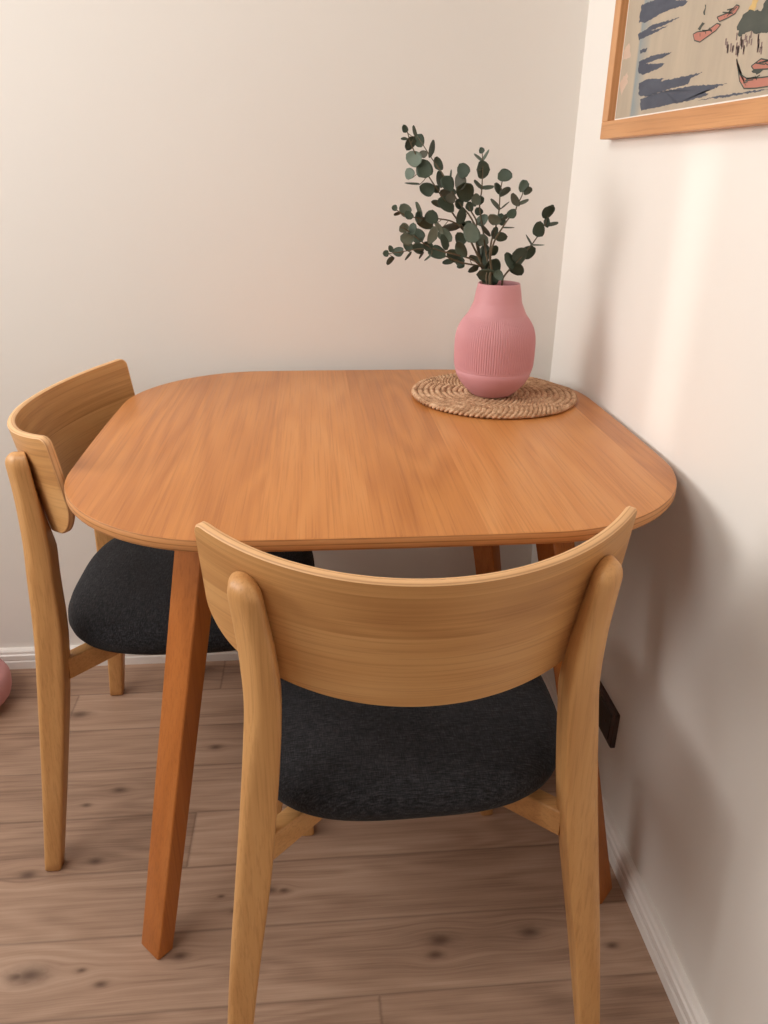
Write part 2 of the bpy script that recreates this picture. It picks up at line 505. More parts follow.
table_leg((-.271, .846), (-.156, .966))
table_leg((.463, .888), (.324, .972))
table_leg((.435, 1.535), (.300, 1.412))
table_leg((-.315, 1.570), (-.175, 1.482))

# ------------------------------------------------------------------ chairs
P = dict(D=.1194, t=.1932, wp=.2445, yp=.1125, zp=.7892)
PR = (P['wp']**2+P['D']**2)/(2*P['D']); PA = math.asin(P['wp']/PR)
CT, ST = math.cos(P['t']), math.sin(P['t'])
def panel_pt(a, v, d=0.0):
    """point of the curved backrest: a = angle across, v = distance down from the top, d = depth forward from the rear face"""
    r = PR-d
    dy = PR - r*math.cos(a) - P['D']
    return Vector((r*math.sin(a), P['yp']+dy*CT+v*ST, P['zp']+dy*ST-v*CT))
def panel_rear_y(x, z):
    a = math.asin(max(-1, min(1, x/PR)))
    dy = PR-PR*math.cos(a)-P['D']
    v = (P['zp']+dy*ST-z)/CT
    return P['yp']+dy*CT+v*ST
HB = .1755
def build_panel(root):
    half = PR*PA; th = .0115
    # outline in (u, v): small top corners, large lower corners, bellied lower edge
    pts = []
    rt, rb = .014, .056
    side = .006                      # the ends lean in slightly towards the bottom
    def bottom(u): return HB - .030*(abs(u)/half)**2.2
    N = 60
    left = []                        # left half going from the top centre to the bottom centre
    us = [half*i/26 for i in range(0, 26)]
    for i in range(24): left.append((-(half-rt)*i/24, 0))
    for i in range(9):
        a = PI/2*i/8; left.append((-(half-rt)-rt*math.sin(a), rt-rt*math.cos(a)))
    ub = half-side; vb = bottom(ub-rb*.6)-rb*1.0
    for i in range(1, 10): left.append((-(half-side*i/10), rt+(vb-rt)*i/10))
    for i in range(15):
        a = PI/2*i/14; u = ub-rb+rb*math.cos(a)
        left.append((-u, vb+(bottom(u)-vb)*math.sin(a)))
    u0 = ub-rb
    for i in range(1, 24): u = u0*(1-i/24); left.append((-u, bottom(u)))
    left.append((0, bottom(0)))
    right = [(-u, v) for u, v in reversed(left[1:-1])]
    O = left + right; n = len(O)
    cen = (0, HB*.48)
    def ins(k, d):
        a = Vector(O[k-1]); b = Vector(O[(k+1) % n]); t = (b-a).normalized(); nrm = Vector((-t.y, t.x))
        p = Vector(O[k])
        if nrm.dot(Vector(cen)-p) < 0: nrm = -nrm
        return p + nrm*d
    layers = [(0.0022, 0.0), (0.0, .0022), (0, th-.0022), (.0022, th)]
    v = []; uv = []; f = []; mi = []
    for ind, d in layers:
        for k in range(n):
            p = ins(k, ind) if ind else Vector(O[k])
            v.append(panel_pt(p.x/PR, p.y, d)); uv.append((k*.004, d/th))
    for i in range(3):
        for k in range(n):
            q = (k+1) % n; f.append((i*n+k, i*n+q, (i+1)*n+q, (i+1)*n+k)); mi.append(1)
    # faces: concentric inset rings, both sides
    for side_i, d in ((0, 0.0), (3, th)):
        prev = None
        base = len(v)
        S = 14
        ring0 = [ins(k, .0022) for k in range(n)]
        for s in range(S+1):
            sc = 1-s/S*.999
            for k in range(n):
                p = ring0[k]
                # shrink towards the horizontal mid line, so that cells stay regular
                q = Vector((p.x*(1-(1-sc)*.02), cen[1]+(p.y-cen[1])*sc))
                v.append(panel_pt(q.x/PR, q.y, d)); uv.append((q.x+.3, q.y))
        for s in range(S):
            for k in range(n):
                q = (k+1) % n
                a = (base+s*n+k, base+s*n+q, base+(s+1)*n+q, base+(s+1)*n+k)
                f.append(a if side_i else tuple(reversed(a))); mi.append(0)
    o = obj('backrest', v, f, [M['chair_panel'], M['chair_edge']], root, True, mi, uv, 50)
    return o

def rear_leg(root, s):
    # z, centre x, centre y, half width, half depth, chamfer of the outer rear arris
    keys = [(0.0, .2445, .002, .0138, .0145, .005), (.20, .2225, .0275, .0182, .0190, .006), (.36, .2020, .045, .0212, .0225, .007), (.45, .1920, .052, .0212, .0228, .008),
            (.55, .1825, .0525, .0208, .0215, .012), (.60, .1797, .0530, .0203, .0210, .016), (.66, .1825, .0530, .0195, .0200, .018), (.70, .1870, .0520, .0185, .0185, .018), (.752, .1930, .0490, .0172, .0165, .017)]
    zt = .752; zc = .728
    zs = [0, .003] + [.02*i for i in range(1, 28)] + [.555+.0085*i for i in range(0, 21)] + [zc+(zt-zc)*math.sin(PI/2*i/9) for i in range(0, 10)]
    rings = []
    for z in sorted(set(zs)):
        if z > zt: continue
        cx, cy, hx, hy, ch = interp(keys, z)
        if z < .002: hx -= .0025; hy -= .0025
        sh = 1.0
        if z > zc:
            q = min(1.0, (z-zc)/(zt-zc)); sh = max(.04, (1-q**2.3)**(1/2.3))
        yr = cy-hy; fi = fo = cy+hy
        if z > .52:
            t = min(1, (z-.52)/.10); t = t*t*(3-2*t)
            cap = .0765-.002*max(0, (z-.66)/.09)
            fi = fi*(1-t) + min(cap, panel_rear_y(cx-hx, z)+.0012)*t
            fo = fo*(1-t) + min(cap, panel_rear_y(cx+hx, z)+.0012)*t
        hx2 = hx*sh; ch = min(ch, hx*1.1)*sh
        ym = (fi+fo)/2
        yr = ym + (yr-ym)*(.25+.75*sh)
        if sh < 1:
            m = (fi+fo)/2; sl = (fo-fi)/2
            fi, fo = m-sl*sh, m+sl*sh
        c = [((cx-hx2)*s, yr, z), ((cx+hx2-ch)*s, yr, z), ((cx+hx2)*s, yr+min(ch, (fo-yr)*.7), z), ((cx+hx2)*s, fo, z), ((cx-hx2)*s, fi, z)]
        if s < 0: c = c[::-1]
        rings.append(poly_round(c, max(.0005, .0055*sh), 3))
    b = MB(); b.loft(rings); b.build('rear_leg', M['chair_z'], root, True, 50)

def front_leg(root, s):
    rings = []
    for k in range(12):
        t = k/11
        z = .408*t
        cx = .203*(1-t)+.166*t; cy = .445*(1-t)+.402*t
        h = .0125+(.0205-.0125)*min(1, t*1.2)
        if k == 0:
            rings.append(poly_round([((cx-h+.002), cy-h+.002, 0), (cx+h-.002, cy-h+.002, 0), (cx+h-.002, cy+h-.002, 0), (cx-h+.002, cy+h-.002, 0)], .004)); z = .003
        rings.append(poly_round([(cx-h, cy-h, z), (cx+h, cy-h, z), (cx+h, cy+h, z), (cx-h, cy+h, z)], .006))
    if s < 0: rings = [[Vector((-p[0], p[1], p[2])) for p in reversed(r)] for r in rings]
    b = MB(); b.loft(rings); b.build('front_leg', M['chair_z'], root, True, 35)

def bar(root, name, a, b_, hw, z0, z1, mat):
    a = Vector((*a, 0)); b_ = Vector((*b_, 0)); t = (b_-a).normalized(); n = Vector((-t.y, t.x, 0))
    rings = []
    for p in (a, a.lerp(b_, .5), b_):
        rings.append(poly_round([p+n*hw+Vector((0, 0, z0)), p-n*hw+Vector((0, 0, z0)), p-n*hw+Vector((0, 0, z1)), p+n*hw+Vector((0, 0, z1))], .003))
    m = MB(); m.loft(rings); return m.build(name, mat, root, True, 35)

def build_seat(root):
    # plan: straight-ish sides, big rounded rear corners, smaller front ones
    O = []
    hw = .219; y0, y1 = .044, .472
    N = 120
    cy = (y0+y1)/2 + .02
    for i in range(N):
        a = 2*PI*i/N
        ca, sa = math.cos(a), math.sin(a)
        if sa >= 0: n = 3.1; ry = y1-cy
        else: n = 3.1; ry = cy-y0
        x = math.copysign(abs(ca)**(2/n), ca)*hw; y = math.copysign(abs(sa)**(2/n), sa)*ry + cy
        x *= 1 - .03*((y-cy)/ry if sa >= 0 else 0)
        O.append(Vector((x, y, 0)))
    c0 = Vector((0, cy, 0))
    rings = []
    def ring(sc, z, d=0):
        r = []
        for p in O:
            q = p-c0; L = q.length
            r.append(c0 + q*((L-d)/L)*sc + Vector((0, 0, z)))
        return r
    zb = .407
    rings.append(ring(.05, zb)); rings.append(ring(.6, zb)); rings.append(ring(1, zb, .016)); rings.append(ring(1, zb+.003, .008))
    for d, z in ((.003, .010), (.0, .020), (.001, .030), (.005, .039), (.012, .046), (.022, .0505), (.036, .0535)):
        rings.append(ring(1, zb+z, d))
    for sc, z in ((.75, .0575), (.55, .0600), (.35, .0613), (.15, .0618), (.03, .0618)):
        rings.append(ring(sc, zb+z, .036))
    b = MB(); b.loft(rings); b.build('seat', M['fabric'], root, True)

def make_chair(label, loc, rz):
    root = thing('dining_chair', label, 'chair', loc, rz, 'oak dining chairs around the table')
    build_panel(root)
    for s in (-1, 1): rear_leg(root, s)
    for s in (-1, 1): front_leg(root, s)
    build_seat(root)
    sb = MB(); sb.loft([poly_round([(-.155, .085, z), (.155, .085, z), (.155, .42, z), (-.155, .42, z)], .06, 6) for z in (.396, .4075)]); sb.build('seat_base', M['chair_x'], root, True, 35)
    bar(root, 'cross_brace', (-.186, .062), (.164, .395), .0115, .358, .3965, M['chair_x'])
    bar(root, 'cross_brace', (.186, .062), (-.164, .395), .0115, .3582, .3967, M['chair_x'])
    return root
ch = make_chair('oak dining chair in front of the table, seen from behind its curved back', (.1156, .631, 0), .0267)
def copy_thing(root, label, loc, rz):
    r = root.copy(); C.objects.link(r); r.location = loc; r.rotation_euler = (0, 0, rz); r['label'] = label
    for c in list(root.children):
        d = c.copy(); C.objects.link(d); d.parent = r
    return r
copy_thing(ch, 'oak dining chair at the left side of the table, facing the right wall', (-.481, 1.260, 0), -1.568)

# ------------------------------------------------------------------ placemat and vase
MC = Vector((.330, 1.374, TZ))
def placemat():
    root_b = MB()
    pitch = .0108; R = .158; T = R/pitch
    hr, sr = .0030, .0031
    strands = []
    zc = hr+sr*.95
    for st in range(2):
        pts = []; rad = []
        th = .25*2*PI; s = 0; ph = st*PI
        while True:
            r = pitch*th/(2*PI)
            if r > R-.006: break
            dth = .0028/max(r, .004)
            s += .0028
            c = Vector((r*math.cos(th), r*math.sin(th), 0))
            rad_dir = Vector((math.cos(th), math.sin(th), 0))
            a = ph + s/.019*2*PI
            pts.append(c + rad_dir*math.cos(a)*hr*1.0 + Vector((0, 0, math.sin(a)*hr*.75 + zc)))
            th += dth
        n_ = len(pts); rad = [sr*min(1, .25+(n_-1-i)/26) for i in range(n_)]
        pts = [Vector((p.x, p.y, zc+(p.z-zc)*min(1, .1+(n_-1-i)/26)-zc*(1-min(1, .35+(n_-1-i)/26)))) for i, p in enumerate(pts)]
        root_b.tube(pts, rad, 6)
    o = root_b.build('placemat', M['rope'], None)
    o.location = MC
    tag(o, 'round braided straw placemat on the table under the pink vase', 'placemat')
placemat()
MAT_H = .0118
VB = Vector((.323, 1.350, TZ+MAT_H))
VH = .197
def vase():
    prof = [(.0, .036), (.0015, .0405), (.006, .0455), (.014, .0545), (.024, .0635), (.036, .0708), (.047, .0742), (.0475, .0738), (.0485, .0745), (.060, .0757),
            (.080, .0762), (.100, .0758), (.112, .0738), (.1225, .0702), (.132, .0645), (.142, .0570), (.151, .0508), (.159, .0470), (.168, .0445), (.182, .0422), (.190, .0403), (.1955, .0393), (VH, .0382)]
    N = 624
    rings = []
    zs = [p[0] for p in prof]
    allz = sorted(set(zs + [.050+.0045*i for i in range(0, 22)]))
    for z in allz:
        r = interp([(a, b) for a, b in prof], z)[0]
        r *= .935; amp = 0
        if .049 < z < .146:
            amp = .0008*min(1, (z-.049)/.004)*min(1, (.146-z)/.012)
        rings.append([((r + amp*math.cos(104*2*PI*j/N))*math.cos(2*PI*j/N), (r + amp*math.cos(104*2*PI*j/N))*math.sin(2*PI*j/N), z) for j in range(N)])
    for z, r in ((VH-.0005, .0340), (VH-.004, .0335), (.172, .039), (.15, .049), (.12, .063), (.08, .067), (.05, .065), (.02, .050), (.008, .035)):
        rings.append([(r*math.cos(2*PI*j/N), r*math.sin(2*PI*j/N), z) for j in range(N)])
    b = MB(); b.loft(rings)
    o = b.build('vase', M['vase'], None, True); o.location = VB
    tag(o, 'matt pink ribbed vase holding eucalyptus on the straw placemat', 'vase')
vase()

# ------------------------------------------------------------------ eucalyptus
# each sprig: zoomed outline coordinates -> (origin u, origin v); 7.68 steps to a pixel
OA, OB, OC, OD = (380, 115), (380, 190), (465, 140), (465, 200)
def q(o, x, y): return (o[0]+x/7.68, o[1]+y/7.68)
MOUTH = (497, 283)
def leaves_of(o, L): return [(*q(o, a, b), l/7.68*1.08, w_/7.68*(1.1 if w_ > 30 else 1), ang) for a, b, l, w_, ang in L]
SPRIGS = [
 # label, path, depth at tip (m, towards the back wall is +), leaves
 ('tallest eucalyptus sprig, reaching to the upper left out of the vase', -.035,
  [q(OA, 205, 110), q(OA, 245, 240), q(OA, 330, 400), q(OA, 415, 535), q(OA, 480, 635), q(OA, 555, 750), q(OB, 655, 320), q(OB, 720, 440), q(OD, 130, 500)],
  leaves_of(OA, [(190, 105, 62, 45, 70), (262, 125, 90, 30, 80), (185, 185, 45, 18, -10), (230, 218, 112, 72, 120), (260, 335, 125, 95, 30), (340, 415, 140, 118, 80),
                 (360, 570, 115, 88, 20), (428, 570, 60, 50, 0), (440, 675, 90, 42, 15), (500, 690, 120, 72, 10), (545, 640, 80, 70, 50)])
  + leaves_of(OA, [(228, 450, 80, 66, 60), (250, 530, 115, 13, 4)])
  + leaves_of(OB, [(620, 195, 125, 66, 100), (700, 330, 155, 112, 70), (620, 370, 100, 82, 60)])),
 ('dark eucalyptus sprig close behind the tallest one', .055,
  [q(OA, 300, 180), q(OA, 385, 315), q(OA, 480, 450), q(OA, 530, 545), q(OA, 610, 680), q(OB, 690, 200), q(OB, 750, 330), q(OD, 110, 420), q(OD, 150, 520)],
  leaves_of(OA, [(300, 200, 100, 78, 70), (392, 255, 125, 38, 95), (332, 300, 60, 45, 20), (450, 370, 105, 60, 80), (460, 500, 112, 60, 100), (545, 460, 78, 14, 95),
                 (520, 530, 122, 92, 70), (500, 610, 92, 72, 40), (605, 680, 66, 60, 30), (560, 590, 55, 42, 20)])
  + leaves_of(OB, [(665, 265, 75, 42, 0), (550, 272, 168, 42, -5)])),
 ('eucalyptus sprig with large leaves in the middle of the bunch', -.02,
  [q(OA, 655, 390), q(OA, 650, 470), q(OA, 655, 580), q(OA, 690, 720), q(OB, 740, 240), q(OD, 80, 280), q(OD, 110, 430), q(OD, 160, 560)],
  leaves_of(OA, [(640, 425, 108, 90, 60), (620, 510, 122, 78, 70), (655, 590, 145, 112, 80), (738, 650, 82, 60, 45), (690, 700, 70, 50, 100)])
  + leaves_of(OD, [(130, 305, 92, 72, -30), (145, 425, 170, 92, 105), (40, 270, 110, 80, 80)])),
 ('eucalyptus sprig pointing left at middle height', -.075,
  [q(OB, 120, 150), q(OB, 200, 195), q(OB, 300, 215), q(OB, 440, 220), q(OB, 560, 245), q(OB, 650, 320), q(OB, 720, 440), q(OD, 130, 520)],
  leaves_of(OB, [(112, 137, 42, 40, 0), (190, 150, 100, 80, 50), (130, 180, 50, 25, -30), (220, 195, 72, 50, 60), (305, 150, 122, 32, 65), (295, 205, 86, 56, 80),
                 (395, 210, 102, 84, 100), (350, 250, 112, 72, 50), (460, 290, 92, 36, 70), (500, 355, 122, 82, 40)])),
 ('low eucalyptus sprig spreading farthest to the left', .03,
  [q(OB, 60, 490), q(OB, 190, 470), q(OB, 330, 450), q(OB, 450, 480), q(OB, 530, 520), q(OB, 640, 560), q(OB, 740, 580), q(OD, 150, 530)],
  leaves_of(OB, [(45, 487, 46, 45, 0), (85, 450, 55, 35, 70), (75, 540, 75, 36, 120), (140, 475, 82, 60, 10), (215, 430, 82, 60, 40), (290, 447, 92, 70, 20),
                 (215, 505, 78, 16, 130), (315, 500, 62, 16, 120), (440, 485, 132, 82, 30), (520, 555, 82, 36, -15),
                 (610, 545, 82, 62, 40), (620, 582, 62, 40, -20), (565, 500, 112, 82, 30), (720, 520, 72, 36, 10), (715, 605, 86, 40, -25)])),
 ('silvery eucalyptus sprig drooping left in front of the bunch', -.09,
  [q(OB, 180, 290), q(OB, 250, 340), q(OB, 370, 430), q(OB, 480, 470), q(OB, 600, 500), q(OB, 720, 540), q(OD, 140, 540)],
  leaves_of(OB, [(185, 290, 72, 66, 20), (250, 300, 92, 62, 100), (205, 370, 102, 82, 20), (290, 350, 112, 92, 50), (400, 340, 122, 62, 95), (365, 430, 82, 62, 30),
                 (490, 400, 122, 52, 70), (625, 450, 122, 72, 80), (370, 520, 72, 14, 140)])),
 ('thin upright eucalyptus sprig with narrow paired leaves above the vase', .06,
  [q(OC, 130, 80), q(OC, 136, 160), q(OC, 134, 260), q(OC, 128, 390), q(OC, 112, 500), q(OC, 125, 620), q(OD, 140, 240), q(OD, 160, 400), q(OD, 180, 520)],
  leaves_of(OC, [(130, 80, 42, 38, 0), (100, 135, 82, 20, 40), (160, 120, 102, 22, -60), (135, 228, 96, 86, 0), (98, 345, 86, 28, 55), (175, 368, 86, 30, -15),
                 (112, 460, 70, 55, 30), (75, 465, 82, 40, 100), (105, 550, 62, 52, 60), (135, 615, 102, 72, -45), (165, 695, 102, 30, 45)])
  + leaves_of(OD, [(140, 310, 84, 70, -30)])),
 ('upright eucalyptus sprig topped by one broad leaf, right of centre', .0,
  [q(OC, 305, 240), q(OC, 285, 320), q(OC, 270, 410), q(OC, 262, 530), q(OC, 250, 610), q(OC, 232, 680), q(OD, 205, 310), q(OD, 190, 420), q(OD, 200, 540)],
  leaves_of(OC, [(310, 275, 106, 76, 15), (248, 370, 82, 42, 55), (305, 392, 82, 42, -12), (230, 495, 102, 24, 45), (305, 500, 82, 8, -40), (225, 605, 96, 60, 50),
                 (280, 612, 92, 62, 60), (225, 715, 82, 46, 80)])
  + leaves_of(OD, [(215, 385, 88, 56, -60), (215, 510, 112, 92, 60)])),
 ('eucalyptus sprig leaning right with a notched top leaf', -.055,
  [q(OC, 455, 330), q(OC, 440, 420), q(OC, 400, 500), q(OC, 385, 545), q(OC, 330, 610), q(OC, 270, 700), q(OD, 225, 320), q(OD, 195, 430), q(OD, 205, 560)],
  leaves_of(OC, [(450, 355, 98, 74, -60), (482, 388, 60, 40, 0), (388, 455, 102, 48, 75), (447, 480, 86, 24, -30), (360, 568, 78, 62, -60), (305, 588, 62, 30, -20), (330, 675, 92, 8, 0), (280, 740, 92, 60, 0)])
  + leaves_of(OD, [(180, 582, 172, 96, 10), (262, 580, 82, 60, 50)])),
 ('separate eucalyptus sprig arching to the right of the vase', .03,
  [q(OD, 650, 60), q(OD, 622, 170), q(OD, 560, 275), q(OD, 510, 345), q(OD, 430, 440), q(OD, 350, 525), q(OD, 300, 585), q(OD, 285, 625)],
  leaves_of(OD, [(635, 90, 104, 68, -70), (668, 60, 50, 35, -60), (570, 222, 118, 86, -80), (632, 175, 72, 42, 80), (665, 190, 92, 28, -20), (490, 310, 92, 12, 60), (555, 348, 102, 10, 0),
                 (492, 398, 112, 86, -30), (412, 425, 102, 92, 20), (335, 465, 112, 56, 50), (400, 530, 106, 72, 50)])),
]
def leaf_mesh(mb, base, tip, nrm, wid, cup, mi, rnd):
    """round, slightly cupped leaf from its base to its tip"""
    d = tip-base; L = d.length; t = d/L; n = (nrm - t*nrm.dot(t)).normalized(); s = t.cross(n)
    NU, NV = 8, 6
    v = []
    for i in range(NU+1):
        u = i/NU
        e = u**.85
        half = wid*.5*math.sqrt(max(0, 1-(2*e-1)**2))*(1.0+.10*(1-2*u))
        for j in range(NV+1):
            k = 2*j/NV-1
            v.append(base + t*(L*u) + s*(half*k) + n*(cup*wid*(k*k*.9*(half*2/wid)**2 + .9*(2*u-1)**2 - .3)))
    top = [p + n*.0003 for p in v]; bot = [p - n*.0003 for p in v]
    W = NV+1; f = []
    for i in range(NU):
        for j in range(NV):
            a = (i*W+j, i*W+j+1, (i+1)*W+j+1, (i+1)*W+j)
            f.append(a); f.append(tuple(x+len(top) for x in reversed(a)))
    m = len(top)
    rim = [j for j in range(W)] + [i*W+NV for i in range(1, NU+1)] + [NU*W+j for j in range(NV-1, -1, -1)] + [i*W for i in range(NU-1, 0, -1)]
    for a, b in zip(rim, rim[1:]+rim[:1]): f.append((a, a+m, b+m, b))
    mb.add(top+bot, f, mi)

def smooth_path(pts, n=8):
    out = []
    for i in range(len(pts)-1):
        p0 = pts[max(i-1, 0)]; p1 = pts[i]; p2 = pts[i+1]; p3 = pts[min(i+2, len(pts)-1)]
        for k in range(n):
            t = k/n
            out.append(.5*((2*p1)+(p2-p0)*t+(2*p0-5*p1+4*p2-p3)*t*t+(3*p1-p0-3*p2+p3)*t**3))
    out.append(pts[-1]); return out

rng = random.Random(11)
for si, (label, dtip, path, lv) in enumerate(SPRIGS):
    ang0 = 2*PI*si/len(SPRIGS)
    my = VB.y + .018*math.sin(ang0)
    root = thing('eucalyptus_sprig', label, 'plant', (VB.x, VB.y, VB.z), 0, 'eucalyptus sprigs in the pink vase')
    base = Vector(root.location)
    n = len(path)
    # cumulative length in the picture -> depth along the sprig
    cum = [0]
    for a, b in zip(path[::-1], path[::-1][1:]): cum.append(cum[-1]+math.hypot(a[0]-b[0], a[1]-b[1]))
    cum = [c/cum[-1] for c in cum][::-1]
    def depth(c): return my + dtip*c**1.2
    P3 = [PX(u, v, y=depth(c)) for (u, v), c in zip(path, cum)]
    # lower end: through the mouth of the vase and down to its inside
    end = P3[-1]
    mouth = Vector((max(VB.x-.024, min(VB.x+.026, end.x)), my, VB.z+VH-.006))
    low = Vector((VB.x + (VB.x-mouth.x)*.8, VB.y+(VB.y-my)*.8, VB.z+.03))
    P3 = P3 + ([mouth] if (end-mouth).length > .006 and end.z > mouth.z+.004 else []) + [low]
    S = smooth_path([p-base for p in P3], 6)
    mb = MB(); mb.tube(S, [.0007+.0011*min(1, i/len(S)*1.3) for i in range(len(S))], 6)
    fol = MB()
    segs = []
    for a, b, ca, cb in zip(path, path[1:], cum, cum[1:]): segs.append((Vector(a), Vector(b), ca, cb))
    for (u, v, l, w_, ang) in lv:
        c2 = Vector((u, v)); best = None
        for a, b, ca, cb in segs:
            t = max(0, min(1, (c2-a).dot(b-a)/max(1e-6, (b-a).length_squared)))
            p = a.lerp(b, t); dd = (p-c2).length
            if best is None or dd < best[0]: best = (dd, p, ca+(cb-ca)*t)
        dist, sp, cc = best
        y = depth(cc) + rng.uniform(-.012, .012)
        a = math.radians(ang); d2 = Vector((math.cos(a), math.sin(a)))*(l/2)
        e1, e2 = c2-d2, c2+d2
        if (e1-sp).length > (e2-sp).length: e1, e2 = e2, e1
        wid = max(w_, l*.78) if w_ > 26/7.68 else max(w_*2.2, l*.45)
        tilt = math.acos(max(.12, min(1, w_/wid)))*rng.choice((-1, 1))
        tilt = tilt if abs(tilt) > .2 else rng.uniform(-.35, .35)
        view = (PX(u, v, y=y)-CAM_P).normalized()
        lean = rng.uniform(-.006, .006)*l/10
        B3 = PX(e1.x, e1.y, y=y-lean) - base; T3 = PX(e2.x, e2.y, y=y+lean) - base
        ax = (T3-B3).normalized()
        nn = (-view - ax*(-view).dot(ax)).normalized()
        nn = Matrix.Rotation(tilt, 3, ax) @ nn
        if nn.z < 0 and abs(tilt) > .3 : nn = nn
        px2m = (T3-B3).length/l
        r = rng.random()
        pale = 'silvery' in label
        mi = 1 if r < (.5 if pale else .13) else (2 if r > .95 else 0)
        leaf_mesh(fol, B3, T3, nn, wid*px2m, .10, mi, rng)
        S0 = PX(sp.x, sp.y, y=depth(cc)) - base
        if (B3-S0).length > .002 and (B3-S0).length < .04:
            mid = (S0+B3)/2 + Vector((0, 0, -.001))
            mb.tube([S0, mid, B3+(T3-B3)*.05], .0006, 5)
    mb.build('stem', M['stem'], root)
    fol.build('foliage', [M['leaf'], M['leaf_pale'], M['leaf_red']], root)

# ------------------------------------------------------------------ framed print on the right wall
FY0, FY1, FZ0, FZ1 = .828, 1.4275, 1.178, 1.972
FX = .500; FW = .0268
pf = thing('picture_frame', 'oak framed print of boats and blue shore hanging on the right wall', 'picture', (XR, (FY0+FY1)/2, FZ0))
PB = Vector(pf.location)
def frame_bar(y0, y1, z0, z1, mat):
    b = MB(); b.box(FX-PB.x, XR-PB.x, y0-PB.y, y1-PB.y, z0-PB.z, z1-PB.z)
    o = b.build('frame_bar', mat, pf, False)
    m = o.modifiers.new('soft_edges', 'BEVEL'); m.width = .0012; m.segments = 2; m.limit_method = 'ANGLE'
frame_bar(FY0, FY1, FZ0, FZ0+FW, M['frame_x'])
frame_bar(FY0, FY1, FZ1-FW, FZ1, M['frame_x'])
frame_bar(FY1-FW, FY1, FZ0+FW, FZ1-FW, M['frame_z'])
frame_bar(FY0, FY0+FW, FZ0+FW, FZ1-FW, M['frame_z'])
mt = MB(); mt.box(.5125-PB.x, .519-PB.x, FY0+FW-PB.y, FY1-FW-PB.y, FZ0+FW-PB.z, FZ1-FW-PB.z)
mt.build('mount', M['mount'], pf, False)
